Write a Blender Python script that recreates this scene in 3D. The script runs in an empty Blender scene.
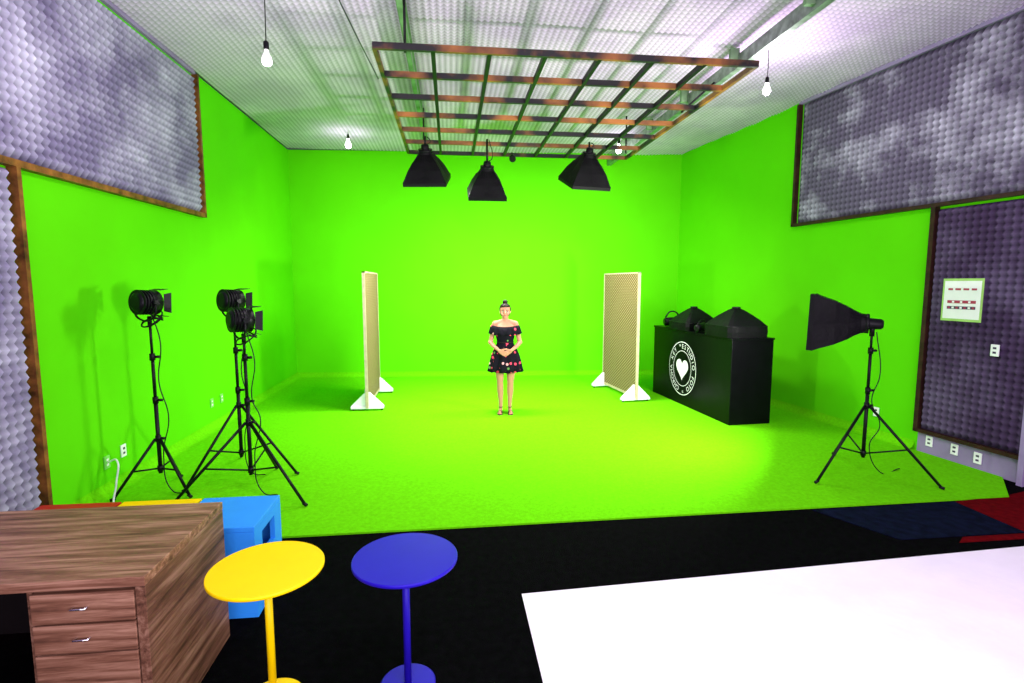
import bpy, bmesh, math, random
import numpy as np
from mathutils import Vector, Matrix
random.seed(4)
S = bpy.context.scene
COL = S.collection
S.view_settings.view_transform = 'Standard'
S.view_settings.look = 'None'
pi = math.pi

# ------------------------------------------------------------------ materials
def mat(name, col, rough=0.6, metal=0.0, var=0.12, scale=8.0, bump=0.0, bscale=60.0, emit=None, estr=0.0, spec=0.5, sheen=0.0):
    m = bpy.data.materials.new(name); m.use_nodes = True
    nt = m.node_tree; b = nt.nodes['Principled BSDF']
    b.inputs['Roughness'].default_value = rough
    b.inputs['Metallic'].default_value = metal
    b.inputs['Specular IOR Level'].default_value = spec
    tc = nt.nodes.new('ShaderNodeTexCoord')
    nz = nt.nodes.new('ShaderNodeTexNoise'); nz.inputs['Scale'].default_value = scale; nz.inputs['Detail'].default_value = 5
    nt.links.new(tc.outputs['Object'], nz.inputs['Vector'])
    r = nt.nodes.new('ShaderNodeValToRGB')
    c = Vector(col)
    r.color_ramp.elements[0].position = 0.3; r.color_ramp.elements[1].position = 0.7
    r.color_ramp.elements[0].color = (*(c*(1-var)), 1)
    r.color_ramp.elements[1].color = (*[min(1, x*(1+var)) for x in c], 1)
    nt.links.new(nz.outputs['Fac'], r.inputs['Fac']); nt.links.new(r.outputs['Color'], b.inputs['Base Color'])
    if bump > 0:
        n2 = nt.nodes.new('ShaderNodeTexNoise'); n2.inputs['Scale'].default_value = bscale; n2.inputs['Detail'].default_value = 4
        nt.links.new(tc.outputs['Object'], n2.inputs['Vector'])
        bp = nt.nodes.new('ShaderNodeBump'); bp.inputs['Strength'].default_value = bump; bp.inputs['Distance'].default_value = 0.02
        nt.links.new(n2.outputs['Fac'], bp.inputs['Height']); nt.links.new(bp.outputs['Normal'], b.inputs['Normal'])
    if emit:
        b.inputs['Emission Color'].default_value = (*emit, 1); b.inputs['Emission Strength'].default_value = estr
    return m

M = {}
M['green'] = mat('chroma_green_paint', (0.095, 0.58, 0.002), 0.75, var=0.04, scale=1.2, bump=0.05, bscale=30, spec=0.05)
M['greenfloor'] = mat('chroma_green_carpet', (0.125, 0.56, 0.003), 0.95, var=0.12, scale=38, bump=0.25, bscale=110, spec=0.02)
M['black'] = mat('black_nylon', (0.0025, 0.0025, 0.003), 0.5, var=0.3, bump=0.3, bscale=14, spec=0.10)
M['blackmetal'] = mat('black_metal', (0.004, 0.004, 0.005), 0.4, metal=0.0, var=0.3, spec=0.15)
M['blackgloss'] = mat('black_laminate', (0.0015, 0.0015, 0.002), 0.35, var=0.3, spec=0.10)
M['cable'] = mat('cable_black', (0.006, 0.006, 0.006), 0.5, spec=0.2)
M['whitecable'] = mat('cable_white', (0.8, 0.8, 0.8), 0.5)
M['chrome'] = mat('chrome', (0.7, 0.7, 0.72), 0.2, metal=1.0, var=0.05)
M['white'] = mat('white_paint', (0.85, 0.80, 0.9), 0.5, var=0.05)
M['palewood'] = mat('pale_wood_frame', (0.50, 0.40, 0.27), 0.6, var=0.15, spec=0.2)
M['plastic'] = mat('white_plastic', (0.85, 0.85, 0.85), 0.4, var=0.03)
M['diff'] = mat('softbox_diffuser', (0.9, 0.9, 0.9), 0.8, var=0.03, emit=(1, 1, 0.95), estr=3.0)
M['trim'] = mat('dark_wood_trim', (0.030, 0.010, 0.007), 0.5, var=0.5, scale=10, bump=0.1, spec=0.2)
M['trimo'] = mat('oak_trim', (0.17, 0.062, 0.014), 0.5, var=0.7, scale=9, bump=0.1, spec=0.2)
M['yellow'] = mat('yellow_lacquer', (1.0, 0.70, 0.0), 0.4, var=0.02, spec=0.2)
M['blue'] = mat('blue_lacquer', (0.018, 0.007, 0.38), 0.4, var=0.03, spec=0.15)
M['skyblue'] = mat('sky_blue_laminate', (0.03, 0.30, 0.90), 0.4, var=0.03, spec=0.2)
M['red'] = mat('red_laminate', (0.45, 0.004, 0.006), 0.5, var=0.05, spec=0.2)
M['redcarpet'] = mat('red_carpet', (0.10, 0.001, 0.003), 0.95, var=0.3, scale=20, bump=0.4, bscale=150, spec=0.03)
M['navycarpet'] = mat('navy_carpet', (0.003, 0.005, 0.016), 0.95, var=0.5, scale=14, bump=0.4, bscale=150, spec=0.03)
M['blackcarpet'] = mat('black_carpet', (0.0016, 0.0016, 0.0019), 0.95, var=0.5, scale=20, bump=0.4, bscale=150, spec=0.02)
M['mat'] = mat('white_vinyl_backdrop', (0.88, 0.81, 0.90), 0.5, var=0.05, scale=3, bump=0.08, bscale=20)
M['galv'] = mat('galvanised_steel', (0.26, 0.30, 0.27), 0.45, metal=0.7, var=0.45, scale=10)
M['galvg'] = mat('green_painted_beam', (0.14, 0.24, 0.12), 0.5, var=0.4, scale=6)
M['wallpurple'] = mat('lilac_wall_paint', (0.26, 0.19, 0.36), 0.7, var=0.15, scale=3)
M['skin'] = mat('skin', (0.44, 0.20, 0.12), 0.5, var=0.04, spec=0.3)
M['hair'] = mat('dark_hair', (0.010, 0.005, 0.003), 0.5, var=0.4, scale=50, spec=0.2)
M['lips'] = mat('lips', (0.45, 0.07, 0.07), 0.4)
M['eyew'] = mat('eye_white', (0.8, 0.8, 0.8), 0.3, var=0.02)
M['eyed'] = mat('iris', (0.02, 0.01, 0.005), 0.2)
M['sandal'] = mat('sandal_leather', (0.10, 0.03, 0.02), 0.5)
M['bulb'] = mat('lit_bulb', (1, 1, 1), 0.3, var=0.0, emit=(1, 0.97, 1.0), estr=14)
M['dimbulb'] = mat('frosted_bulb', (0.95, 0.95, 0.95), 0.25, var=0.0, emit=(1, 0.97, 0.95), estr=0.7)
M['paper'] = mat('paper', (0.85, 0.85, 0.85), 0.7, var=0.03)
M['tape'] = mat('green_tape', (0.35, 0.6, 0.15), 0.6)
M['ink'] = mat('ink', (0.05, 0.03, 0.08), 0.6)
M['redink'] = mat('red_ink', (0.4, 0.03, 0.08), 0.6)
M['darkin'] = mat('dark_interior', (0.008, 0.006, 0.006), 0.7, spec=0.1)

def wood(name, sc, k=1.0):
    m = bpy.data.materials.new(name); m.use_nodes = True
    nt = m.node_tree; b = nt.nodes['Principled BSDF']; b.inputs['Roughness'].default_value = 0.45
    b.inputs['Specular IOR Level'].default_value = 0.25
    tc = nt.nodes.new('ShaderNodeTexCoord'); mp = nt.nodes.new('ShaderNodeMapping')
    mp.inputs['Scale'].default_value = sc
    nz = nt.nodes.new('ShaderNodeTexNoise'); nz.inputs['Scale'].default_value = 2.2; nz.inputs['Detail'].default_value = 9; nz.inputs['Roughness'].default_value = 0.66
    nz.inputs['Distortion'].default_value = 0.4
    r = nt.nodes.new('ShaderNodeValToRGB'); e = r.color_ramp.elements
    e[0].position = 0.30; e[0].color = (0.042*k, 0.016*k, 0.009*k, 1); e[1].position = 0.68; e[1].color = (0.38*k, 0.21*k, 0.13*k, 1)
    x = e.new(0.48); x.color = (0.18*k, 0.080*k, 0.044*k, 1)
    nt.links.new(tc.outputs['Object'], mp.inputs['Vector']); nt.links.new(mp.outputs['Vector'], nz.inputs['Vector'])
    nt.links.new(nz.outputs['Fac'], r.inputs['Fac']); nt.links.new(r.outputs['Color'], b.inputs['Base Color'])
    return m
M['wood'] = wood('walnut_laminate', (1.0, 13, 18), 1.1)
M['woodside'] = wood('walnut_laminate_side', (14, 0.9, 14), 0.85)

def foam_mat(name, dark, light, nscale=1.1, lo=0.45, hi=0.75, tmin=0.45):
    m = bpy.data.materials.new(name); m.use_nodes = True
    nt = m.node_tree; b = nt.nodes['Principled BSDF']; b.inputs['Roughness'].default_value = 0.9
    b.inputs['Specular IOR Level'].default_value = 0.1
    g = nt.nodes.new('ShaderNodeNewGeometry')
    nz = nt.nodes.new('ShaderNodeTexNoise'); nz.inputs['Scale'].default_value = nscale; nz.inputs['Detail'].default_value = 6; nz.inputs['Roughness'].default_value = 0.65
    r = nt.nodes.new('ShaderNodeValToRGB'); e = r.color_ramp.elements
    e[0].position = lo; e[0].color = (*dark, 1); e[1].position = hi; e[1].color = (*light, 1)
    nt.links.new(g.outputs['Position'], nz.inputs['Vector']); nt.links.new(nz.outputs['Fac'], r.inputs['Fac'])
    # shade painted into foam colour: dark valleys, light tips (height attribute stored in the mesh)
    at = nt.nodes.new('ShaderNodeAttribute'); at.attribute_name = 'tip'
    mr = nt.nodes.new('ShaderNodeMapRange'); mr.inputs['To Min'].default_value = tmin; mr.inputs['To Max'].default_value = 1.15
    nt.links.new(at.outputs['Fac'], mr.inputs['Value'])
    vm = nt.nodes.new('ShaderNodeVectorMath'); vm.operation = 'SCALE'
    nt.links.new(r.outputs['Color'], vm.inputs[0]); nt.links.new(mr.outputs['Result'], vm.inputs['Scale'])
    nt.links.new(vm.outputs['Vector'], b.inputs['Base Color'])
    return m
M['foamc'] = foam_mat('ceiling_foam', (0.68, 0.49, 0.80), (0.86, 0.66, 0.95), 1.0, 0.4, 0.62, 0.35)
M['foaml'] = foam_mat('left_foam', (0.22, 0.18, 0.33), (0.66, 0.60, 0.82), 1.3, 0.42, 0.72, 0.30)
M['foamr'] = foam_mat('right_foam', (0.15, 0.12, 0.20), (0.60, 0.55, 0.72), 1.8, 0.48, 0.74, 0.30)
M['foamd'] = foam_mat('dark_foam', (0.07, 0.04, 0.10), (0.18, 0.13, 0.25), 1.3, tmin=0.25)

def rust():
    m = bpy.data.materials.new('rusted_steel'); m.use_nodes = True
    nt = m.node_tree; b = nt.nodes['Principled BSDF']; b.inputs['Roughness'].default_value = 0.55
    g = nt.nodes.new('ShaderNodeNewGeometry')
    nz = nt.nodes.new('ShaderNodeTexNoise'); nz.inputs['Scale'].default_value = 2.2; nz.inputs['Detail'].default_value = 6
    r = nt.nodes.new('ShaderNodeValToRGB'); e = r.color_ramp.elements
    e[0].position = 0.46; e[0].color = (0.006, 0.005, 0.006, 1); e[1].position = 0.68; e[1].color = (0.42, 0.15, 0.03, 1)
    nt.links.new(g.outputs['Position'], nz.inputs['Vector']); nt.links.new(nz.outputs['Fac'], r.inputs['Fac'])
    nt.links.new(r.outputs['Color'], b.inputs['Base Color'])
    return m
M['rust'] = rust()
M['steel'] = mat('dark_steel', (0.008, 0.007, 0.009), 0.5, var=0.5, spec=0.2)

def weave(name, c1, c2, sc=22):
    m = bpy.data.materials.new(name); m.use_nodes = True
    nt = m.node_tree; b = nt.nodes['Principled BSDF']; b.inputs['Roughness'].default_value = 0.7
    b.inputs['Specular IOR Level'].default_value = 0.1
    tc = nt.nodes.new('ShaderNodeTexCoord')
    outs = []
    for rot in (0.6, -0.6):
        mp = nt.nodes.new('ShaderNodeMapping'); mp.inputs['Rotation'].default_value = (rot, 0, 0)
        w = nt.nodes.new('ShaderNodeTexWave'); w.bands_direction = 'Z'; w.inputs['Scale'].default_value = sc/3.0
        w.inputs['Distortion'].default_value = 0.4
        nt.links.new(tc.outputs['Object'], mp.inputs['Vector']); nt.links.new(mp.outputs['Vector'], w.inputs['Vector'])
        outs.append(w.outputs['Fac'])
    mu = nt.nodes.new('ShaderNodeMath'); mu.operation = 'MULTIPLY'
    nt.links.new(outs[0], mu.inputs[0]); nt.links.new(outs[1], mu.inputs[1])
    r = nt.nodes.new('ShaderNodeValToRGB'); e = r.color_ramp.elements
    e[0].position = 0.0; e[0].color = (*c1, 1); e[1].position = 0.6; e[1].color = (*c2, 1)
    nt.links.new(mu.outputs[0], r.inputs['Fac']); nt.links.new(r.outputs['Color'], b.inputs['Base Color'])
    bp = nt.nodes.new('ShaderNodeBump'); bp.inputs['Strength'].default_value = 0.6; bp.inputs['Distance'].default_value = 0.01
    nt.links.new(mu.outputs[0], bp.inputs['Height']); nt.links.new(bp.outputs['Normal'], b.inputs['Normal'])
    return m
M['weave'] = weave('woven_straw', (0.11, 0.07, 0.025), (0.38, 0.28, 0.15))

def floral():
    m = bpy.data.materials.new('floral_fabric'); m.use_nodes = True
    nt = m.node_tree; b = nt.nodes['Principled BSDF']; b.inputs['Roughness'].default_value = 0.8
    b.inputs['Specular IOR Level'].default_value = 0.1
    tc = nt.nodes.new('ShaderNodeTexCoord')
    v = nt.nodes.new('ShaderNodeTexVoronoi'); v.inputs['Scale'].default_value = 15
    nt.links.new(tc.outputs['Object'], v.inputs['Vector'])
    lt = nt.nodes.new('ShaderNodeMath'); lt.operation = 'LESS_THAN'; lt.inputs[1].default_value = 0.30
    nt.links.new(v.outputs['Distance'], lt.inputs[0])
    sp = nt.nodes.new('ShaderNodeSeparateColor'); nt.links.new(v.outputs['Color'], sp.inputs[0])
    r = nt.nodes.new('ShaderNodeValToRGB'); e = r.color_ramp.elements; r.color_ramp.interpolation = 'CONSTANT'
    e[0].position = 0; e[0].color = (0.60, 0.05, 0.10, 1); e[1].position = 0.4; e[1].color = (0.60, 0.28, 0.30, 1)
    x = e.new(0.55); x.color = (0.10, 0.22, 0.06, 1)
    x = e.new(0.68); x.color = (0.006, 0.005, 0.01, 1)
    nt.links.new(sp.outputs[0], r.inputs['Fac'])
    mx = nt.nodes.new('ShaderNodeMix'); mx.data_type = 'RGBA'
    mx.inputs[6].default_value = (0.004, 0.003, 0.007, 1)
    nt.links.new(lt.outputs[0], mx.inputs[0]); nt.links.new(r.outputs['Color'], mx.inputs[7])
    nt.links.new(mx.outputs[2], b.inputs['Base Color'])
    return m
M['floral'] = floral()

# ------------------------------------------------------------------ helpers
def add(name, me, m=None, parent=None, smooth=False):
    o = bpy.data.objects.new(name, me); COL.objects.link(o)
    if m is not None: me.materials.append(M[m] if isinstance(m, str) else m)
    if parent: o.parent = parent
    if smooth:
        for p in me.polygons: p.use_smooth = True
    return o

def group(name, loc=(0, 0, 0), rz=0, parent=None):
    e = bpy.data.objects.new(name, None); COL.objects.link(e)
    e.location = loc; e.rotation_euler = (0, 0, rz); e.empty_display_size = 0.1
    if parent: e.parent = parent
    return e

def box(name, c, s, m, parent=None, bevel=0.0, rot=None):
    bm = bmesh.new(); bmesh.ops.create_cube(bm, size=1)
    for v in bm.verts: v.co = Vector((v.co.x*s[0], v.co.y*s[1], v.co.z*s[2]))
    if bevel > 0:
        bmesh.ops.bevel(bm, geom=bm.edges[:], offset=bevel, segments=2, affect='EDGES', profile=0.5)
    me = bpy.data.meshes.new(name); bm.to_mesh(me); bm.free()
    o = add(name, me, m, parent); o.location = c
    if rot: o.rotation_euler = rot
    return o

def frame(d):
    d = Vector(d).normalized()
    a = Vector((0, 0, 1)) if abs(d.z) < 0.9 else Vector((1, 0, 0))
    u = d.cross(a).normalized(); w = d.cross(u).normalized()
    return d, u, w

def loft(bm, rings, cap=True, close=True):
    vr = [[bm.verts.new(p) for p in r] for r in rings]
    n = len(vr[0])
    for a, b in zip(vr[:-1], vr[1:]):
        for i in range(n if close else n-1):
            j = (i+1) % n
            bm.faces.new((a[i], a[j], b[j], b[i]))
    if cap:
        bm.faces.new(vr[0][::-1]); bm.faces.new(vr[-1])
    return vr

def finish(bm, name, m, parent=None, smooth=True):
    bmesh.ops.recalc_face_normals(bm, faces=bm.faces[:])
    me = bpy.data.meshes.new(name); bm.to_mesh(me); bm.free()
    return add(name, me, m, parent, smooth)

def ring(c, u, w, ru, rw, n=16):
    c = Vector(c)
    return [c + u*(ru*math.cos(2*pi*i/n)) + w*(rw*math.sin(2*pi*i/n)) for i in range(n)]

def cyl(name, p1, p2, r, m, parent=None, r2=None, n=16, prof=None):
    p1 = Vector(p1); p2 = Vector(p2); d, u, w = frame(p2-p1)
    r2 = r if r2 is None else r2
    bm = bmesh.new()
    if prof:   # list of (t, radius)
        loft(bm, [ring(p1.lerp(p2, t), u, w, rr, rr, n) for t, rr in prof])
    else:
        loft(bm, [ring(p1, u, w, r, r, n), ring(p2, u, w, r2, r2, n)])
    o = finish(bm, name, m, parent, False)
    for p in o.data.polygons:
        if len(p.vertices) == 4: p.use_smooth = True
    return o

def tube(name, pts, r, m, parent=None, smooth=True):
    cu = bpy.data.curves.new(name, 'CURVE'); cu.dimensions = '3D'; cu.bevel_depth = r; cu.bevel_resolution = 2
    sp = cu.splines.new('BEZIER' if smooth else 'POLY')
    if smooth:
        sp.bezier_points.add(len(pts)-1)
        for b, p in zip(sp.bezier_points, pts):
            b.co = p; b.handle_left_type = b.handle_right_type = 'AUTO'
    else:
        sp.points.add(len(pts)-1)
        for b, p in zip(sp.points, pts): b.co = (*p, 1)
    cu.materials.append(M[m])
    o = bpy.data.objects.new(name, cu); COL.objects.link(o)
    if parent: o.parent = parent
    return o

def prism(name, pts, depth_vec, m, parent=None):
    bm = bmesh.new(); d = Vector(depth_vec)
    a = [Vector(p) for p in pts]
    loft(bm, [a, [p+d for p in a]])
    return finish(bm, name, m, parent, False)

def foam(name, o, u, v, n, lu, lv, m, p=0.07, h=0.035, parent=None, wob=0.0):
    o = Vector(o); u = Vector(u).normalized(); v = Vector(v).normalized(); n = Vector(n).normalized()
    st = p/2; nu = int(lu/st)+1; nv = int(lv/st)+1
    I, J = np.meshgrid(np.arange(nu), np.arange(nv), indexing='ij')
    A = np.minimum(I*st, lu); B = np.minimum(J*st, lv)
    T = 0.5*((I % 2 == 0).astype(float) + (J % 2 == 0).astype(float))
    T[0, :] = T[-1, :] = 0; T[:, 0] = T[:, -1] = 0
    H = h*T
    if wob:   # gently sagging sheets
        H = H + wob*(np.sin(A*2.1+0.6*np.sin(B*1.3))*np.sin(B*1.7+0.8*np.sin(A*0.9)))
    P = np.array(o)[None, None, :] + A[..., None]*np.array(u) + B[..., None]*np.array(v) + H[..., None]*np.array(n)
    idx = (I*nv+J)
    q = np.stack([idx[:-1, :-1], idx[1:, :-1], idx[1:, 1:], idx[:-1, 1:]], -1).reshape(-1, 4)
    if u.cross(v).dot(n) < 0: q = q[:, ::-1]
    me = bpy.data.meshes.new(name)
    V = P.reshape(-1, 3)
    me.vertices.add(len(V)); me.vertices.foreach_set('co', V.astype(np.float32).ravel())
    me.loops.add(q.size); me.loops.foreach_set('vertex_index', q.astype(np.int32).ravel())
    me.polygons.add(len(q)); me.polygons.foreach_set('loop_start', np.arange(0, q.size, 4, dtype=np.int32))
    me.polygons.foreach_set('loop_total', np.full(len(q), 4, dtype=np.int32))
    me.update(calc_edges=True)
    at = me.attributes.new('tip', 'FLOAT', 'POINT'); at.data.foreach_set('value', T.reshape(-1).astype(np.float32))
    return add(name, me, m, parent, True)

# ------------------------------------------------------------------ camera
cam = bpy.data.cameras.new('camera'); cam.lens = 535/1024*36; cam.sensor_width = 36; cam.clip_end = 100
co = bpy.data.objects.new('camera', cam); COL.objects.link(co)
co.location = (0, 0, 1.9); co.rotation_euler = (math.radians(90-6.2), 0, math.radians(-6.5))
S.camera = co

# ------------------------------------------------------------------ room shell
CZ = 4.47
XL = -3.1
YF = -1.5
BL = Vector((XL, 11.1, 0)); BR = Vector((4.63, 10.6, 0))
kr = 0.1192
def XR(y): return 4.63 + kr*(10.6-y)
RF = Vector((XR(YF), YF, 0))

floor = prism('floor', [(XL-0.2, YF, 0), (RF.x+0.2, YF, 0), (XR(11.3)+0.3, 11.3, 0), (XL-0.2, 11.3, 0)], (0, 0, -0.12), 'blackcarpet')
prism('wall_left', [(XL, YF, 0), (XL, 11.1, 0), (XL-0.15, 11.1, 0), (XL-0.15, YF, 0)], (0, 0, CZ), 'green')
prism('wall_back', [(XL-0.15, 11.1+0.01, 0), (4.63, 10.6, 0), (4.8, 10.6, 0), (4.8, 11.3, 0), (XL-0.15, 11.3, 0)], (0, 0, CZ), 'green')
prism('wall_right', [(4.63, 10.6, 0), (RF.x, RF.y, 0), (RF.x+0.15, RF.y, 0), (4.78, 10.6, 0)], (0, 0, CZ), 'green')
ceil = prism('ceiling', [(XL-0.15, YF, CZ+0.04), (RF.x+0.2, YF, CZ+0.04), (XR(11.3)+0.3, 11.3, CZ+0.04), (XL-0.15, 11.3, CZ+0.04)], (0, 0, 0.12), 'wallpurple')
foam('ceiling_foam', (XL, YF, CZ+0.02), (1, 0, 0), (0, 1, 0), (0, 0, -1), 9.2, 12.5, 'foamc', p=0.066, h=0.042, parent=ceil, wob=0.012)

def cove(name, p, q, nrm, r=0.22):
    p = Vector(p); q = Vector(q); nrm = Vector(nrm).normalized()
    bm = bmesh.new(); rr = []
    for e in (p, q):
        L = []
        for i in range(13):
            a = i/12*pi/2
            L.append(e + nrm*(0.002+r*(1-math.sin(a))) + Vector((0, 0, r*(1-math.cos(a)) + 0.015)))
        rr.append(L)
    loft(bm, rr, cap=False, close=False)
    return finish(bm, name, 'greenfloor', None, True)
cove('trim_1', (XL, 4.3, 0), (XL, 11.1, 0), (1, 0, 0), 0.10)
cove('trim_2', BL, BR, (-0.0646, -1, 0), 0.10)
rn = Vector((-1, -kr, 0)).normalized()
cove('trim_3', BR, (XR(5.4), 5.4, 0), rn, 0.10)

prism('chroma_key_floor', [(XL, 3.98, 0.0), (4.92, 4.06, 0.0), (XR(4.5), 4.5, 0), (4.63, 10.6, 0), (XL, 11.1, 0)], (0, 0, 0.014), 'greenfloor')

TOPF = CZ-0.045
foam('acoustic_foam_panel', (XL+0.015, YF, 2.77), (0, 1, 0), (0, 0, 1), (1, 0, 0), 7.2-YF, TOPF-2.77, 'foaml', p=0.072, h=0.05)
foam('acoustic_foam_panel', (XL+0.015, YF, 0.0), (0, 1, 0), (0, 0, 1), (1, 0, 0), 4.25-YF, 2.72, 'foaml', p=0.072, h=0.05)
box('trim_4', (XL+0.035, (7.2+YF)/2, 2.745), (0.07, 7.25-YF, 0.05), 'trimo')
box('trim_5', (XL+0.035, 7.22, (2.72+TOPF)/2), (0.07, 0.04, TOPF-2.72), 'trimo')
box('trim_6', (XL+0.035, 4.27, 1.36), (0.07, 0.04, 2.72), 'trimo')
box('trim_13', (XL+0.02, (7.2+YF)/2, CZ-0.025), (0.04, 7.25-YF, 0.045), 'wallpurple')
ud = Vector((-kr, 1, 0)).normalized()
def RW(y, z=0, off=0.0): return Vector((XR(y), y, z)) + rn*off
def rw_len(y0, y1): return (y1-y0)*math.sqrt(1+kr*kr)
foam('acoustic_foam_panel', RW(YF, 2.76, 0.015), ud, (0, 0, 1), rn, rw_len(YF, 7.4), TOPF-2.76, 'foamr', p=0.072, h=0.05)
foam('acoustic_foam_panel', RW(4.15, 0.28, 0.015), ud, (0, 0, 1), rn, rw_len(4.15, 5.33), 2.44, 'foamd', p=0.072, h=0.05)
az = math.atan2(ud.y, ud.x)
def rbar(name, y0, y1, z0, z1, th, m, off=0.0):
    c = (RW(y0)+RW(y1))/2 + rn*(off+th/2); c.z = (z0+z1)/2
    return box(name, c, (rw_len(y0, y1), th, z1-z0), m, rot=(0, 0, az))
rbar('trim_7', YF, 7.44, 2.72, 2.76, 0.07, 'trim')
rbar('trim_8', 7.40, 7.44, 2.72, TOPF, 0.07, 'trim')
rbar('trim_9', 5.33, 5.38, 0.24, 2.72, 0.07, 'trim')
rbar('trim_10', 4.15, 5.38, 0.24, 0.28, 0.07, 'trim')
rbar('trim_11', 4.10, 5.36, 0.0, 0.24, 0.012, 'wallpurple')
rbar('trim_12', YF, 4.15, 0.0, 2.72, 0.02, 'wallpurple')
rbar('trim_14', YF, 7.44, CZ-0.047, CZ-0.002, 0.04, 'wallpurple')
rbar('door_trim', 4.28, 4.33, 0.0, 1.40, 0.085, 'wallpurple')

# floor coverings
prism('navy_carpet', [(3.3, 3.45, 0.0), (4.35, 3.45, 0), (4.35, 4.03, 0), (3.0, 4.01, 0)], (0, 0, 0.006), 'navycarpet')
prism('red_carpet', [(4.36, 3.45, 0.0), (XR(3.5)-0.05, 3.45, 0), (XR(4.2)-0.05, 4.2, 0), (4.95, 4.1, 0), (4.36, 4.03, 0)], (0, 0, 0.006), 'redcarpet')
prism('red_carpet', [(3.7, 3.36, 0.0), (XR(3.5)-0.05, 3.36, 0), (XR(3.5)-0.05, 3.43, 0), (3.8, 3.43, 0)], (0, 0, 0.006), 'redcarpet')
prism('white_backdrop_sheet', [(0.41, 3.07, 0.0), (0.43, 0.1, 0), (5.3, 0.1, 0), (5.3, 3.31, 0)], (0, 0, 0.006), 'mat')

# ------------------------------------------------------------------ foreground desk
def desk():
    g = group('wooden_desk', (-1.21, 2.14, 0))
    W, D, H = 1.65, 0.73, 0.755
    box('top', (-W/2, D/2, H-0.02), (W, D, 0.04), 'wood', g, 0.003)
    box('side_right', (-0.02, D/2, (H-0.04)/2), (0.038, D-0.004, H-0.042), 'woodside', g, 0.002)
    box('side_left', (-W+0.02, D/2, (H-0.04)/2), (0.038, D-0.004, H-0.042), 'woodside', g, 0.002)
    box('divider', (-0.435, D/2, (H-0.04)/2), (0.02, D-0.05, H-0.042), 'woodside', g)
    box('modesty_panel', (-W/2-0.22, D-0.03, 0.42), (W-0.49, 0.02, 0.6), 'darkin', g)
    box('pedestal_back', (-0.23, 0.4, 0.36), (0.38, 0.6, 0.66), 'woodside', g)
    z = H-0.05
    for i, hh in enumerate((0.13, 0.125, 0.36)):
        zc = z-hh/2
        box('drawer_%d' % (i+1), (-0.232, 0.045, zc), (0.375, 0.09, hh-0.008), 'wood', g, 0.003)
        tube('handle_%d' % (i+1), [(-0.265, 0.0, zc+0.005), (-0.265, -0.018, zc+0.005), (-0.215, -0.018, zc+0.005), (-0.215, 0.0, zc+0.005)], 0.0045, 'chrome', g, False)
        z -= hh
    box('plinth', (-0.23, 0.36, 0.03), (0.38, 0.62, 0.06), 'darkin', g)
desk()

def cube_stool(name, x, m):
    g = group(name, (x, 3.25, 0))
    s, h, t = 0.46, 0.54, 0.03
    box('top', (0, 0, h-t/2), (s, s, t), m, g, 0.003)
    box('bottom', (0, 0, t/2), (s, s, t), m, g, 0.002)
    box('front', (0, -s/2+t/2, h/2), (s, t, h-2*t), m, g)
    box('back', (0, s/2-t/2, h/2), (s, t, h-2*t), m, g)
    for sx, nm in ((1, 'side_right'), (-1, 'side_left')):
        x0 = sx*(s/2-t/2)
        box(nm+'_low', (x0, 0, 0.17), (t, s-2*t, 0.28), m, g)
        box(nm+'_high', (x0, 0, h-0.055), (t, s-2*t, 0.05), m, g)
        box(nm+'_a', (x0, -0.155, 0.385), (t, 0.09, 0.15), m, g)
        box(nm+'_b', (x0, 0.155, 0.385), (t, 0.09, 0.15), m, g)
cube_stool('blue_cube_stool', -1.345, 'skyblue')
cube_stool('yellow_cube_stool', -1.82, 'yellow')
cube_stool('red_cube_stool', -2.295, 'red')

def side_table(name, x, y, r, h, m):
    g = group(name, (x, y, 0))
    cyl('top', (0, 0, h-0.018), (0, 0, h), r, m, g, n=72, prof=[(0, r-0.004), (0.2, r), (0.8, r), (1, r-0.003)])
    cyl('pole', (0, 0, 0.012), (0, 0, h-0.018), 0.017, m, g, n=20)
    cyl('collar', (0, 0, h-0.05), (0, 0, h-0.018), 0.03, m, g, r2=0.06)
    cyl('base', (0, 0, 0.0), (0, 0, 0.014), 0.13, m, g, n=48, prof=[(0, 0.13), (0.6, 0.13), (1, 0.123)])
side_table('yellow_side_table', -0.83, 2.37, 0.244, 0.645, 'yellow')
side_table('blue_side_table', -0.225, 2.40, 0.241, 0.640, 'blue')

# ------------------------------------------------------------------ light stands
def tripod(g, top, legr, a0, collar=0.7):
    cyl('pole_lower', (0, 0, 0.18), (0, 0, 0.85), 0.017, 'blackmetal', g)
    cyl('pole_middle', (0, 0, 0.83), (0, 0, 1.25), 0.014, 'blackmetal', g)
    cyl('pole_upper', (0, 0, 1.22), (0, 0, top), 0.011, 'blackmetal', g)
    for z in (collar, 0.85, 1.24):
        cyl('collar', (0, 0, z-0.03), (0, 0, z+0.03), 0.023, 'blackmetal', g)
        cyl('knob', (0.02, 0, z), (0.06, 0, z), 0.012, 'blackmetal', g)
    cyl('lower_hub', (0, 0, 0.20), (0, 0, 0.25), 0.024, 'blackmetal', g)
    for k in range(3):
        a = a0+k*2*pi/3; d = Vector((math.cos(a), math.sin(a), 0))
        A = d*0.022+Vector((0, 0, collar)); B = d*legr+Vector((0, 0, 0.016))
        cyl('leg_%d' % k, A, B, 0.013, 'blackmetal', g)
        mid = A.lerp(B, 0.55)
        cyl('brace_%d' % k, d*0.02+Vector((0, 0, 0.225)), mid, 0.008, 'blackmetal', g)
        cyl('foot_%d' % k, B-d*0.02+Vector((0, 0, 0.01)), B+d*0.02+Vector((0, 0, -0.002)), 0.014, 'cable', g)

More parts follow.
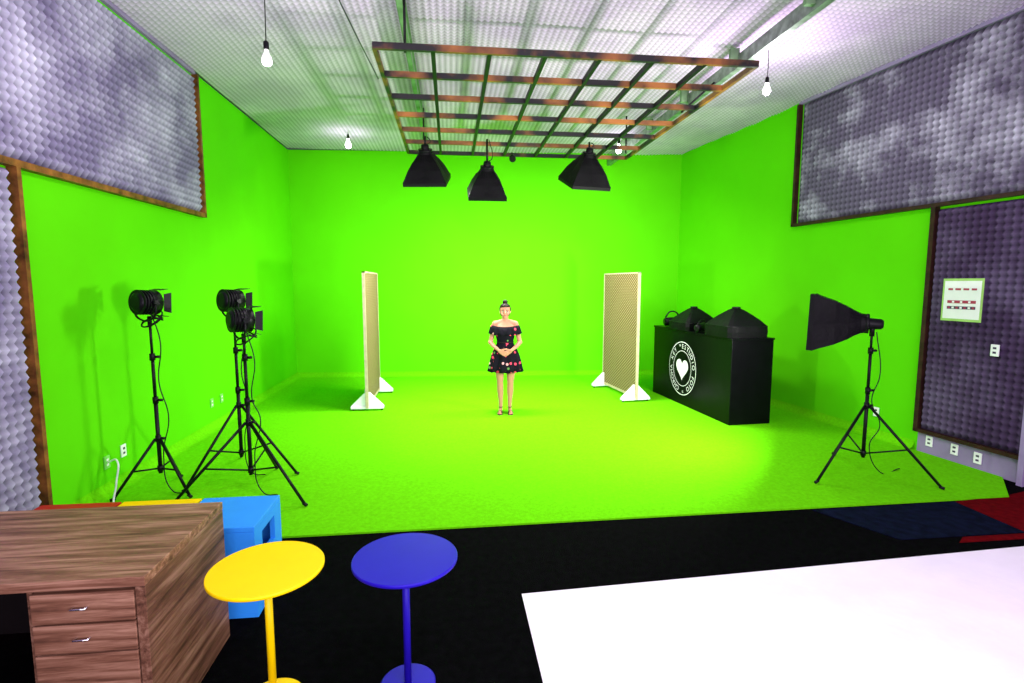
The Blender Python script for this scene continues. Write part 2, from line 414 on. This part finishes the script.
def oriented(parent, name, loc, d):
    e = bpy.data.objects.new(name, None); COL.objects.link(e); e.parent = parent
    e.location = loc; e.rotation_mode = 'QUATERNION'
    e.rotation_quaternion = Vector(d).to_track_quat('-Z', 'Y'); e.empty_display_size = 0.05
    return e

def studio_head(g, z, d):
    h = oriented(g, 'lamp_head', (0, 0, z), d)
    cyl('body', (0, 0, 0.12), (0, 0, -0.06), 0.1, 'blackmetal', h, n=28, prof=[(0, 0.06), (0.1, 0.085), (0.5, 0.095), (0.6, 0.105), (1, 0.108)])
    for i in range(5):
        zz = 0.10-i*0.025
        cyl('fin_%d' % i, (0, 0, zz), (0, 0, zz-0.006), 0.108, 'blackmetal', h, n=28)
    cyl('lens', (0, 0, -0.055), (0, 0, -0.062), 0.09, 'plastic', h, n=28)
    for k in range(4):
        a = k*pi/2
        c, s = math.cos(a), math.sin(a)
        pts = [(-0.075, 0.108, -0.06), (0.075, 0.108, -0.06), (0.09, 0.12, -0.12), (-0.09, 0.12, -0.12)]
        P = [Vector((x*c-y*s, x*s+y*c, zz)) for x, y, zz in pts]
        nn = Vector((-s, c, 0))*0.004
        prism('barn_door_%d' % k, P, nn, 'blackmetal', h)
    tube('yoke', [(-0.125, 0, 0.03), (-0.125, -0.10, 0.03), (-0.06, -0.15, 0.03), (0.06, -0.15, 0.03), (0.125, -0.10, 0.03), (0.125, 0, 0.03)], 0.009, 'blackmetal', h)
    for s_ in (-1, 1): cyl('tilt_knob', (s_*0.10, 0, 0.03), (s_*0.15, 0, 0.03), 0.02, 'blackmetal', h)
    cyl('socket', (0, 0, z-0.21), (0, 0, z-0.12), 0.018, 'blackmetal', g)
    pts = []
    for i in range(26):
        a = i*0.9
        pts.append((0.085*math.cos(a)+0.02, 0.05*math.sin(a), z-0.13-0.06*math.sin(a*0.5)+0.03*math.cos(a*1.3)))
    tube('coiled_cable', pts, 0.006, 'cable', g)
    tube('hanging_cable', [(0.03, -0.02, z-0.1), (0.09, -0.03, z-0.35), (0.05, -0.02, z-0.7), (0.11, -0.02, 0.7), (0.05, -0.03, 0.35), (0.12, -0.06, 0.03), (0.25, -0.1, 0.02)], 0.005, 'cable', g)

def light_stand(name, x, y, z, legr, a0, d, collar=0.7):
    g = group(name, (x, y, 0.014)); tripod(g, z-0.12, legr, a0, collar); studio_head(g, z, d); return g
light_stand('studio_light_stand', -2.63, 5.02, 1.72, 0.36, -0.5, (0.45, 0.9, -0.05), 0.5)
light_stand('studio_light_stand', -2.08, 5.42, 1.72, 0.55, -0.15, (0.6, 0.8, -0.05))
light_stand('studio_light_stand', -1.80, 4.88, 1.57, 0.64, -0.55, (0.75, 0.65, -0.05), 0.66)

def softbox(parent, loc, d, w, h, L, light=None, tag='softbox', hou=1.0, lsize=0.9, spread=180):
    e = oriented(parent, tag, loc, d)
    bm = bmesh.new(); rings = []
    N = 32
    for t in (0, 0.12, 0.35, 0.6, 0.82, 1.0):
        k = t**0.85
        L_ = []
        for i in range(N):
            a = 2*pi*i/N
            c, s = math.cos(a), math.sin(a)
            q = max(abs(c), abs(s)); sq = Vector((c/q, s/q))
            bl = min(1, t*2.5)
            tgt = Vector((sq.x*(0.09+(w/2-0.09)*k), sq.y*(0.09+(h/2-0.09)*k)))
            P = (Vector((c, s))*0.09).lerp(tgt, bl) if t > 0 else Vector((c, s))*0.09
            sag = 1-0.06*math.sin(pi*t)*(1-abs(math.sin(2*a)))
            L_.append(Vector((P.x*sag, P.y*sag, -L*t)))
        rings.append(L_)
    rings.append([Vector((p.x, p.y, -L-0.045)) for p in rings[-1]])
    rings.append([Vector((p.x*0.96, p.y*0.96, -L-0.045)) for p in rings[-1]])
    rings.append([Vector((p.x, p.y, -L-0.005)) for p in rings[-1]])
    loft(bm, rings, cap=False)
    o = finish(bm, 'shell', 'black', e, False)
    bm = bmesh.new()
    vs = [bm.verts.new((x*w*0.478, y*h*0.478, -L-0.008)) for x, y in ((-1, -1), (1, -1), (1, 1), (-1, 1))]
    bm.faces.new(vs); finish(bm, 'diffuser', 'diff', e, False)
    for sx in (-1, 1):
        for sy in (-1, 1):
            tube('rib', [(sx*0.06, sy*0.06, 0), (sx*w*0.33, sy*h*0.33, -L*0.55), (sx*w*0.5, sy*h*0.5, -L)], 0.005, 'blackmetal', e)
    cyl('speed_ring', (0, 0, 0.012), (0, 0, -0.015), 0.095, 'blackmetal', e, n=28)
    if hou: cyl('lamp_housing', (0, 0, 0.13*hou), (0, 0, 0.0), 0.05, 'blackmetal', e, n=20, prof=[(0, 0.035), (0.15, 0.05), (0.8, 0.055), (1, 0.06)])
    if light:
        ld = bpy.data.lights.new('softbox_lamp', 'AREA'); ld.shape = 'RECTANGLE'; ld.size = w*lsize; ld.size_y = h*lsize; ld.energy = light; ld.color = (1, 1, 0.93)
        ld.spread = math.radians(spread)
        lo = bpy.data.objects.new('softbox_lamp', ld); COL.objects.link(lo); lo.parent = e; lo.location = (0, 0, -L-0.05)
    return e

# right stand with softbox
g = group('softbox_light_stand', (4.02, 4.70, 0.014))
tripod(g, 1.50, 0.62, -0.78)
softbox(g, (-0.03, 0.03, 1.50), (-0.80, 0.60, 0.02), 0.54, 0.54, 0.45, light=190, lsize=0.7, spread=165)
cyl('bracket', (0, 0, 1.38), (0, 0, 1.52), 0.022, 'blackmetal', g)
tube('power_cable', [(0.05, 0, 1.42), (0.10, -0.02, 1.0), (0.05, 0, 0.75), (0.13, -0.03, 0.5), (0.06, 0, 0.3), (0.2, 0, 0.02), (0.5, 0.1, 0.01)], 0.005, 'cable', g)

# ------------------------------------------------------------------ ceiling grid
GX0, GX1, GY0, GY1, GZ = -0.62, 2.82, 4.88, 8.6, 3.9
g = group('lighting_grid', ((GX0+GX1)/2, (GY0+GY1)/2, GZ))
gw, gl = GX1-GX0, GY1-GY0
for i in range(8):
    x = -gw/2 + gw*i/7
    box('long_bar_%d' % i, (x, 0, 0), (0.036, gl, 0.05), 'rust' if i in (0, 7) else 'steel', g)
for j in range(7):
    y = -gl/2 + gl*j/6
    box('cross_bar_%d' % j, (0, y, 0.003), (gw+0.03, 0.036, 0.055), 'rust', g)
for (x, y) in ((-gw/2+0.25, -gl/2+0.1), (gw/2-0.1, gl/2-0.3), (-gw/2+0.25, gl/2-0.3)):
    cyl('hanger', (x, y, 0), (x, y, CZ-GZ), 0.012, 'steel', g)
cyl('hanger', (gw/2-0.1, -gl/2+1.4, 0), (gw/2+0.29, -gl/2+1.4, 4.25-GZ), 0.012, 'steel', g)
g = group('steel_beam', (3.13, 5.0, 4.30))
box('web', (0, 0, 0), (0.012, 12, 0.13), 'galv', g); box('flange_top', (0.03, 0, 0.065), (0.07, 12, 0.008), 'galv', g); box('flange_bottom', (0.03, 0, -0.065), (0.07, 12, 0.008), 'galv', g)
for k in range(8):
    box('bracket_%d' % k, (-0.04, -4.2+k*1.25, 0.05), (0.10, 0.05, 0.16), 'galvg', g)
g = group('steel_beam', (-0.41, 5.0, 4.34))
box('web', (0, 0, 0), (0.05, 12, 0.09), 'galvg', g); box('flange', (0, 0, 0.045), (0.09, 12, 0.01), 'galvg', g)
tube('ceiling_cable', [(-1.0, 3.8, 4.38), (-0.92, 5.5, 4.36), (-0.85, 7.0, 4.39)], 0.006, 'cable')

def hanging_softbox(x, y, ztop, w, L, tilt, power):
    g = group('hanging_softbox', (x, y, ztop))
    softbox(g, (0, 0, 0), (tilt[0], tilt[1], -1), w, w, L, light=power, hou=0.6)
    cyl('drop_rod', (0, 0, 0.06), (0, 0, GZ-ztop-0.03), 0.014, 'blackmetal', g)
    tube('lamp_cable', [(0.03, 0, 0.08), (0.07, 0.02, 0.12), (0.03, 0.02, GZ-ztop-0.03)], 0.006, 'cable', g)
hanging_softbox(-0.32, 7.55, 3.69, 0.58, 0.38, (0.05, 0.42), 105)
hanging_softbox(0.52, 7.6, 3.50, 0.53, 0.36, (0, 0.42), 105)
hanging_softbox(1.96, 7.6, 3.72, 0.58, 0.40, (-0.08, 0.42), 105)
g = group('clamp_lamp', (0.95, 8.35, 3.82))
cyl('body', (0, 0, 0), (0.0, -0.10, -0.06), 0.04, 'blackmetal', g, r2=0.05); cyl('arm', (0, 0, 0.06), (0, 0, 0), 0.012, 'blackmetal', g)

# ------------------------------------------------------------------ bulbs
def bulb(x, y, z, m, power, r=0.035):
    g = group('hanging_light_bulb', (x, y, z))
    cyl('glass', (0, 0, -r*1.2), (0, 0, r*2.0), r, m, g, n=24,
        prof=[(0, 0.002), (0.03, r*0.4), (0.1, r*0.75), (0.25, r*0.98), (0.38, r), (0.55, r*0.85), (0.75, r*0.5), (0.9, r*0.4), (1, r*0.4)])
    cyl('socket', (0, 0, r*1.9), (0, 0, r*3.6), 0.019, 'blackmetal', g, prof=[(0, 0.016), (0.1, 0.02), (0.8, 0.02), (1, 0.008)])
    tube('cord', [(0, 0, r*3.5), (0.004, 0, (CZ-z)*0.5), (0, 0, CZ-z)], 0.004, 'cable', g)
    if power:
        ld = bpy.data.lights.new('bulb_light', 'POINT'); ld.energy = power; ld.shadow_soft_size = 0.08; ld.color = (1, 0.90, 1)
        lo = bpy.data.objects.new('bulb_light', ld); COL.objects.link(lo); lo.parent = g; lo.location = (0, 0, -r*1.2-0.10)
bulb(-1.344, 4.38, 3.56, 'dimbulb', 60, 0.038)
bulb(3.43, 5.71, 3.98, 'bulb', 50, 0.04)
bulb(-1.71, 9.7, 4.25, 'bulb', 8, 0.05)
bulb(2.95, 9.4, 4.22, 'bulb', 10, 0.05)

# ------------------------------------------------------------------ woven screens
def screen(x, y0, y1, rz):
    L = y1-y0
    g = group('woven_screen', (x, (y0+y1)/2, 0.014), rz)
    H = 2.06
    box('woven_panel', (0, 0, 0.06+H/2-0.02), (0.03, L-0.05, H-0.12), 'weave', g)
    for s in (-1, 1):
        box('post', (0, s*(L/2-0.0125), (H+0.04)/2), (0.04, 0.025, H-0.04), 'palewood', g)
        yy = s*(L/2-0.06)
        prism('foot', [(-0.24, yy-0.02, 0.03), (0.24, yy-0.02, 0.03), (0.24, yy-0.02, 0.07), (0.035, yy-0.02, 0.27), (-0.035, yy-0.02, 0.27), (-0.24, yy-0.02, 0.07)], (0, 0.04, 0), 'white', g)
        box('foot_cap', (0, yy, 0.045), (0.48, 0.09, 0.03), 'white', g)
        for sx in (-1, 1):
            cyl('caster', (sx*0.21, yy-0.012, 0.017), (sx*0.21, yy+0.012, 0.017), 0.017, 'blackmetal', g)
    box('rail_top', (0, 0, H-0.01), (0.04, L, 0.02), 'palewood', g)
    box('rail_bottom', (0, 0, 0.08), (0.04, L-0.06, 0.04), 'palewood', g)
screen(-1.255, 7.98, 9.38, 0.0)
screen(2.85, 8.11, 9.47, math.atan(0.16/1.36))

# ------------------------------------------------------------------ black bar counter
aC = math.atan2(8.92-6.69, 3.48-3.64)
g = group('black_bar_counter', (3.66, 6.60, 0.014), aC-pi/2)
LC, WC, HC = 2.3, 0.61, 1.14
box('body', (WC/2, LC/2, HC/2), (WC, LC, HC), 'blackgloss', g, 0.006)
box('worktop', (WC/2, LC/2, HC+0.012), (WC+0.02, LC+0.02, 0.025), 'blackgloss', g, 0.005)
lg = bpy.data.objects.new('heart_logo', None); COL.objects.link(lg); lg.parent = g
lg.matrix_local = Matrix(((0, 0, -1, -0.003), (-1, 0, 0, 1.29), (0, 1, 0, 0.57), (0, 0, 0, 1)))
def annulus(name, r0, r1, par, m='white', n=72):
    bm = bmesh.new()
    a = [bm.verts.new((r0*math.cos(2*pi*i/n), r0*math.sin(2*pi*i/n), 0.002)) for i in range(n)]
    b = [bm.verts.new((r1*math.cos(2*pi*i/n), r1*math.sin(2*pi*i/n), 0.002)) for i in range(n)]
    for i in range(n): bm.faces.new((a[i], b[i], b[(i+1) % n], a[(i+1) % n]))
    return finish(bm, name, m, par, False)
annulus('outer_ring', 0.407, 0.418, lg); annulus('inner_ring', 0.27, 0.278, lg)
bm = bmesh.new(); hp = []
for i in range(60):
    t = 2*pi*i/60
    hp.append(bm.verts.new((0.0115*16*math.sin(t)**3, 0.0115*(13*math.cos(t)-5*math.cos(2*t)-2*math.cos(3*t)-math.cos(4*t)), 0.002)))
bm.faces.new(hp); finish(bm, 'heart', 'white', lg, False)
txt = "ESTUDIO FOTO * CHROMA KEY *"
for i, ch in enumerate(txt):
    if ch == ' ': continue
    a = pi/2 - 2*pi*i/len(txt)
    cu = bpy.data.curves.new('letter', 'FONT'); cu.body = ch; cu.size = 0.10; cu.align_x = 'CENTER'; cu.align_y = 'CENTER'
    cu.materials.append(M['white'])
    o = bpy.data.objects.new('letter', cu); COL.objects.link(o); o.parent = lg
    o.location = (0.343*math.cos(a), 0.343*math.sin(a), 0.002); o.rotation_euler = (0, 0, a-pi/2)
# softbox hoods lying face-down on the counter
def hood(x, y, w, d, hb, ht, rz):
    g2 = group('softbox_hood', (x, y, 1.1795), rz)
    bm = bmesh.new(); N = 40; rings = []
    for k, (t, z) in enumerate(((1.0, 0), (1.02, hb*0.5), (1.0, hb), (0.78, hb+(ht-hb)*0.33), (0.53, hb+(ht-hb)*0.62), (0.26, hb+(ht-hb)*0.90), (0.12, ht))):
        L_ = []
        for i in range(N):
            a = 2*pi*(i+0.5)/N; c, s = math.cos(a), math.sin(a); q = max(abs(c), abs(s))**0.92
            sag = 1-0.03*math.sin(pi*k/6)*(1-abs(math.sin(2*a)))
            L_.append(Vector((c/q*w/2*t*sag, s/q*d/2*t*sag, z)))
        rings.append(L_)
    loft(bm, rings); finish(bm, 'shell', 'black', g2, False)
    tube('seam', [rings[2][i % N] for i in range(N+1)], 0.006, 'blackmetal', g2, False)
    cyl('speed_ring', (0, 0, ht-0.005), (0, 0, ht+0.02), 0.055, 'blackmetal', g2, n=24)
hood(3.90, 6.97, 0.60, 0.66, 0.15, 0.38, aC-pi/2)
hood(3.80, 8.05, 0.56, 0.62, 0.12, 0.34, aC-pi/2)
g2 = group('studio_lamp', (3.66, 7.50, 1.1795), 0.4)
cyl('body', (-0.10, 0, 0.06), (0.10, 0.03, 0.09), 0.055, 'blackmetal', g2, prof=[(0, 0.035), (0.1, 0.055), (0.6, 0.058), (1, 0.05)])
tube('handle', [(-0.08, 0, 0.11), (-0.02, 0, 0.17), (0.06, 0, 0.18), (0.09, 0, 0.12)], 0.009, 'blackmetal', g2)
g2 = group('studio_lamp', (3.68, 8.62, 1.1795), -0.3)
cyl('body', (-0.12, 0, 0.08), (0.12, 0.05, 0.08), 0.075, 'blackmetal', g2, prof=[(0, 0.05), (0.1, 0.07), (0.6, 0.075), (1, 0.065)])
tube('handle', [(-0.1, 0, 0.15), (-0.02, 0, 0.25), (0.08, 0, 0.23), (0.12, 0, 0.15)], 0.012, 'blackmetal', g2)

# ------------------------------------------------------------------ wall fittings
c = RW(4.965, 1.73, 0.083)
g = group('wall_notice', c, az)
box('tape_border', (0, 0, 0), (0.40, 0.004, 0.44), 'tape', g)
box('paper', (0, 0.003, 0.0), (0.36, 0.004, 0.39), 'paper', g)
for k, z in enumerate((0.11, -0.02, -0.08)):
    box('print_row_%d' % k, (0, 0.006, z), (0.28, 0.002, 0.03 if k else 0.02), 'ink' if k == 2 else 'redink', g)
    for i in range(7): box('print_mark', (-0.12+i*0.04, 0.0075, z), (0.022, 0.002, 0.02), 'paper' if i % 2 else 'redink', g)
def outlet(pos, rz, m='plastic'):
    g = group('wall_outlet', pos, rz)
    box('plate', (0, 0, 0), (0.075, 0.012, 0.115), m, g, 0.003)
    for s in (-1, 1): box('slot', (0, 0.0065, s*0.022), (0.03, 0.002, 0.02), 'ink' if m == 'plastic' else 'plastic', g)
M['greenplate'] = mat('green_painted_plate', (0.20, 0.65, 0.10), 0.5)
for y, z in ((5.22, 0.16), (4.95, 0.15), (4.72, 0.13)): outlet(RW(y, z, 0.02), az)
outlet(RW(4.62, 1.25, 0.078), az); outlet(RW(5.9, 0.33, 0.01), az)
outlet((XL+0.008, 5.3, 0.33), -pi/2, 'plastic')
for y, z in ((7.2, 0.36), (5.05, 0.3), (7.5, 0.36)): outlet((XL+0.008, y, z), -pi/2, 'greenplate')
tube('white_power_cable', [(XL+0.02, 5.05, 0.30), (XL+0.12, 5.0, 0.33), (XL+0.16, 4.9, 0.15), (XL+0.25, 4.7, 0.03), (XL+0.5, 4.5, 0.03)], 0.008, 'whitecable')

# ------------------------------------------------------------------ person
def build_person():
    g = group('woman', (0.773, 7.66, 0.014), math.radians(-5.7))
    bm = bmesh.new()
    def cap(p1, r1, p2, r2, n=14):
        p1 = Vector(p1); p2 = Vector(p2); d, u, w = frame(p2-p1)
        R = []
        for i in range(5):
            a = pi/2*(1-i/5.0)
            R.append(ring(p1 - d*(r1*math.sin(a)), u, w, max(r1*math.cos(a), 1e-3), max(r1*math.cos(a), 1e-3), n))
        R.append(ring(p1, u, w, r1, r1, n)); R.append(ring(p2, u, w, r2, r2, n))
        for i in range(1, 6):
            a = pi/2*i/5.0
            R.append(ring(p2 + d*(r2*math.sin(a)), u, w, max(r2*math.cos(a), 1e-3), max(r2*math.cos(a), 1e-3), n))
        loft(bm, R)
    def chain(pts):
        for (a, ra), (b, rb) in zip(pts[:-1], pts[1:]): cap(a, ra, b, rb)
    X = Vector((1, 0, 0)); Y = Vector((0, 1, 0))
    torso = [(0.74, .12, .09, 0.0), (.80, .155, .105, .005), (.87, .165, .115, .01), (.93, .15, .10, .005), (1.0, .118, .085, 0), (1.05, .11, .08, 0),
             (1.12, .122, .09, -.004), (1.19, .138, .105, -.012), (1.25, .14, .095, -.005), (1.29, .145, .075, .005), (1.325, .12, .06, .01), (1.35, .06, .05, .012)]
    loft(bm, [ring((0, yc, z), X, Y, rx, ry, 28) for z, rx, ry, yc in torso])
    chain([((0, .012, 1.33), .05), ((0, .005, 1.42), .045)])
    for s in (-1, 1):
        chain([((s*.05, .0, 1.335), .04), ((s*.145, .005, 1.305), .046), ((s*.175, .01, 1.20), .04), ((s*.205, .015, 1.06), .034), ((s*.215, .005, 1.04), .034),
               ((s*.165, -.065, .99), .031), ((s*.085, -.145, .935), .021)])
        chain([((s*.085, .0, .82), .088), ((s*.083, -.005, .64), .070), ((s*.075, -.012, .48), .050), ((s*.075, -.005, .43), .047), ((s*.073, .012, .33), .050), ((s*.068, .012, .20), .036), ((s*.066, .012, .09), .029)])
        cap((s*.066, .03, .045), .03, (s*.072, -.05, .045), .028)
        cap((s*.072, -.05, .04), .027, (s*.082, -.12, .028), .02)
        for k in range(5):
            cap((s*(.06+.011*k), -.12, .022), .010-.0008*k, (s*(.062+.013*k), -.155+.007*k, .018), .0095-.0008*k, 8)
    def hand(s, W, D, Nn, curl):
        W = Vector(W); D = Vector(D).normalized(); Nn = Vector(Nn).normalized()
        T = D.cross(Nn).normalized()
        if T.z < 0: T = -T
        Nn = (Nn - D*Nn.dot(D)).normalized()
        for k, t in enumerate((.030, .010, -.010, -.029)):
            cap(W+T*(t*0.55), .013, W+D*.075+T*t, .0105, 10)
        for k, (t, L) in enumerate(((.030, .066), (.010, .073), (-.010, .068), (-.029, .054))):
            p = W+D*(.078-abs(t-.01)*.15)+T*t; a = 0.25; r = .0088
            for seg in (0.45, 0.32, 0.23):
                q = p + (D*math.cos(a)+Nn*math.sin(a))*(L*seg)
                cap(p, r, q, r*0.92, 10); p = q; r *= 0.92; a += curl
        b = W+D*.022+T*.026; c1 = b+(D*.6+T*.75-Nn*0.0).normalized()*.036; c2 = c1+(D*.9+T*.2+Nn*.25).normalized()*.028
        cap(b, .013, c1, .0105, 10); cap(c1, .0105, c2, .0088, 10)
    hand(-1, (-.080, -.152, .930), (.88, -.12, -.46), (0.1, 1, 0.0), 0.55)
    hand(1, (.080, -.142, .930), (-.88, .02, -.46), (0, 1, 0), 0.45)
    hz = 1.385
    prof = [(.0, .020, .02, -.058), (.008, .032, .034, -.048), (.028, .046, .058, -.027), (.055, .058, .078, -.012), (.085, .066, .088, -.001), (.115, .070, .092, .003),
            (.145, .071, .093, .006), (.172, .064, .084, .008), (.195, .048, .062, .008), (.208, .028, .036, .008), (.213, .008, .01, .008)]
    loft(bm, [ring((0, yc, hz+z), X, Y, rx, ry, 28) for z, rx, ry, yc in prof])
    cap((0, -.088, hz+.112), .007, (0, -.104, hz+.080), .011, 10)
    for s in (-1, 1):
        cap((s*.007, -.098, hz+.077), .008, (s*.009, -.092, hz+.076), .007, 8)
        cap((s*.071, .01, hz+.075), .008, (s*.075, .018, hz+.108), .013, 10)
        cap((s*.033, -.070, hz+.06), .02, (s*.04, -.055, hz+.075), .022, 10)
    cap((-.02, -.082, hz+.120), .008, (.02, -.082, hz+.120), .008, 8)
    body = finish(bm, 'body', 'skin', g, True)
    rm = body.modifiers.new('remesh', 'REMESH'); rm.mode = 'VOXEL'; rm.voxel_size = 0.0045; rm.use_smooth_shade = True
    sm = body.modifiers.new('smooth', 'SMOOTH'); sm.factor = 0.5; sm.iterations = 3
    def ell(name, c, r, m, n=16):
        b = bmesh.new(); bmesh.ops.create_uvsphere(b, u_segments=n, v_segments=10, radius=1)
        for v in b.verts: v.co = Vector((v.co.x*r[0]+c[0], v.co.y*r[1]+c[1], v.co.z*r[2]+c[2]))
        return finish(b, name, m, g, True)
    for s, nm in ((-1, 'r'), (1, 'l')):
        ell('eye_'+nm, (s*.030, -.079, hz+.103), (.0125, .007, .0065), 'eyew')
        ell('iris_'+nm, (s*.030, -.0845, hz+.103), (.006, .003, .006), 'eyed')
        tube('brow_'+nm, [(s*.014, -.088, hz+.119), (s*.030, -.085, hz+.125), (s*.046, -.074, hz+.118)], .003, 'hair', g)
        tube('lash_'+nm, [(s*.017, -.084, hz+.107), (s*.030, -.087, hz+.111), (s*.044, -.077, hz+.107)], .0018, 'hair', g)
    ell('lip_upper', (0, -.0835, hz+.050), (.020, .006, .0045), 'lips')
    ell('lip_lower', (0, -.082, hz+.043), (.016, .007, .0055), 'lips')
    b = bmesh.new(); n = 40; rr = []
    hp = [(.03, .060, .070), (.05, .066, .086), (.075, .074, .096), (.105, .079, .102), (.14, .081, .104), (.17, .076, .096), (.195, .06, .076), (.212, .036, .046), (.222, .008, .01)]
    for z, rx, ry in hp: rr.append(ring((0, .008, hz+z), X, Y, rx, ry, n))
    vr = loft(b, rr, cap=False)
    kill = [f for f in b.faces if (lambda c: (c.y < -.012 and c.z < hz+.155 - max(0, -c.y-.04)*-0.3) or (c.y < .02 and c.z < hz+.115))(f.calc_center_median())]
    bmesh.ops.delete(b, geom=kill, context='FACES')
    ho = finish(b, 'hair', 'hair', g, True)
    so = ho.modifiers.new('solid', 'SOLIDIFY'); so.thickness = 0.012; so.offset = -0.5
    ell('hair_bun', (0, .015, hz+.238), (.040, .038, .030), 'hair')
    ell('hair_bun_wrap', (0, .015, hz+.220), (.032, .032, .014), 'hair')
    b = bmesh.new(); n = 96; R = []
    prof = [(1.245, .152, .112, -.008, 0), (1.19, .150, .117, -.012, 0), (1.12, .134, .102, -.004, 0), (1.06, .121, .092, 0, 0), (1.03, .121, .091, 0, 0),
            (1.0, .135, .102, 0, .002), (.94, .167, .125, .003, .005), (.86, .196, .148, .005, .009), (.76, .218, .166, .005, .014), (.68, .232, .178, .005, .018), (.615, .243, .188, .005, .022)]
    for z, rx, ry, yc, amp in prof:
        L = []
        for i in range(n):
            a = 2*pi*i/n; k = amp*math.cos(11*a+0.4)+amp*0.4*math.cos(5*a+1)
            L.append(Vector(((rx+k)*math.cos(a), yc+(ry+k)*math.sin(a), z + (0.008*math.cos(11*a) if z < .62 else 0))))
        R.append(L)
    loft(b, R, cap=False)
    d = finish(b, 'dress', 'floral', g, True); so = d.modifiers.new('solid', 'SOLIDIFY'); so.thickness = 0.004
    b = bmesh.new(); R = []
    for z, rx, ry, amp in ((1.285, .196, .098, .0), (1.29, .203, .105, .002), (1.25, .215, .120, .006), (1.20, .226, .131, .011), (1.165, .232, .136, .014)):
        L = []
        for i in range(n):
            a = 2*pi*i/n; k = amp*math.cos(14*a)
            zz = z - 0.022*abs(math.sin(a))**2
            L.append(Vector(((rx+k)*math.cos(a), (ry+k)*math.sin(a), zz)))
        R.append(L)
    loft(b, R, cap=False)
    d = finish(b, 'dress_ruffle', 'floral', g, True); so = d.modifiers.new('solid', 'SOLIDIFY'); so.thickness = 0.004
    tube('waist_tie', [(0.122*math.cos(a), .092*math.sin(a), 1.045) for a in [2*pi*i/24 for i in range(25)]], .007, 'hair', g)
    for s in (-1, 1):
        bb = bmesh.new(); o1 = []
        for (x, y) in ((-.022, .055), (.022, .055), (.03, .02), (.027, -.04), (.043, -.10), (.042, -.14), (.02, -.165), (-.012, -.165), (-.03, -.13), (-.028, -.08), (-.02, -.03), (-.028, .02)):
            o1.append(Vector((s*(.068+x), y, 0.0)))
        loft(bb, [o1, [p+Vector((0, 0, .012)) for p in o1]]); finish(bb, 'sandal_sole', 'sandal', g, False)
        tube('sandal_strap', [(s*.045, -.09, .012), (s*.055, -.09, .045), (s*.078, -.09, .053), (s*.10, -.09, .04), (s*.108, -.09, .012)], .006, 'sandal', g)
        tube('ankle_strap', [(s*.066+.033*math.cos(a), .012+.035*math.sin(a), .085) for a in [2*pi*i/16 for i in range(17)]], .005, 'sandal', g)
    return g
build_person()

# ------------------------------------------------------------------ lights
def area(name, loc, target, sx, sy, power, col=(1, 1, 1)):
    ld = bpy.data.lights.new(name, 'AREA'); ld.shape = 'RECTANGLE'; ld.size = sx; ld.size_y = sy; ld.energy = power; ld.color = col
    o = bpy.data.objects.new(name, ld); COL.objects.link(o); o.location = loc
    o.rotation_mode = 'QUATERNION'; o.rotation_quaternion = (Vector(target)-Vector(loc)).to_track_quat('-Z', 'Y')
def spot(name, loc, target, power, ang=80, col=(1, 1, 1)):
    ld = bpy.data.lights.new(name, 'SPOT'); ld.energy = power; ld.spot_size = math.radians(ang); ld.spot_blend = 1.0; ld.shadow_soft_size = 0.07; ld.color = col
    o = bpy.data.objects.new(name, ld); COL.objects.link(o); o.location = loc
    o.rotation_mode = 'QUATERNION'; o.rotation_quaternion = (Vector(target)-Vector(loc)).to_track_quat('-Z', 'Y')
spot('lamp_head_light', (-1.62, 5.06, 1.57), (3.8, 8.8, 1.7), 300, 120)
area('ceiling_fill_uplight', (1.5, -1.2, 1.9), (1.2, 4.8, 4.0), 6.0, 2.0, 340, (0.94, 0.80, 1.0))  # unseen uplight behind the camera, added to brighten ceiling and upper foam
area('front_fill_light', (1.2, 1.2, 4.1), (1.2, 1.9, 0), 1.6, 1.2, 105, (0.98, 0.92, 1.0))  # overhead fill out of view, added to brighten the foreground and white sheet
W = bpy.data.worlds.new('world'); S.world = W; W.use_nodes = True
W.node_tree.nodes['Background'].inputs[0].default_value = (0.80, 0.70, 1.0, 1)
W.node_tree.nodes['Background'].inputs[1].default_value = 0.4
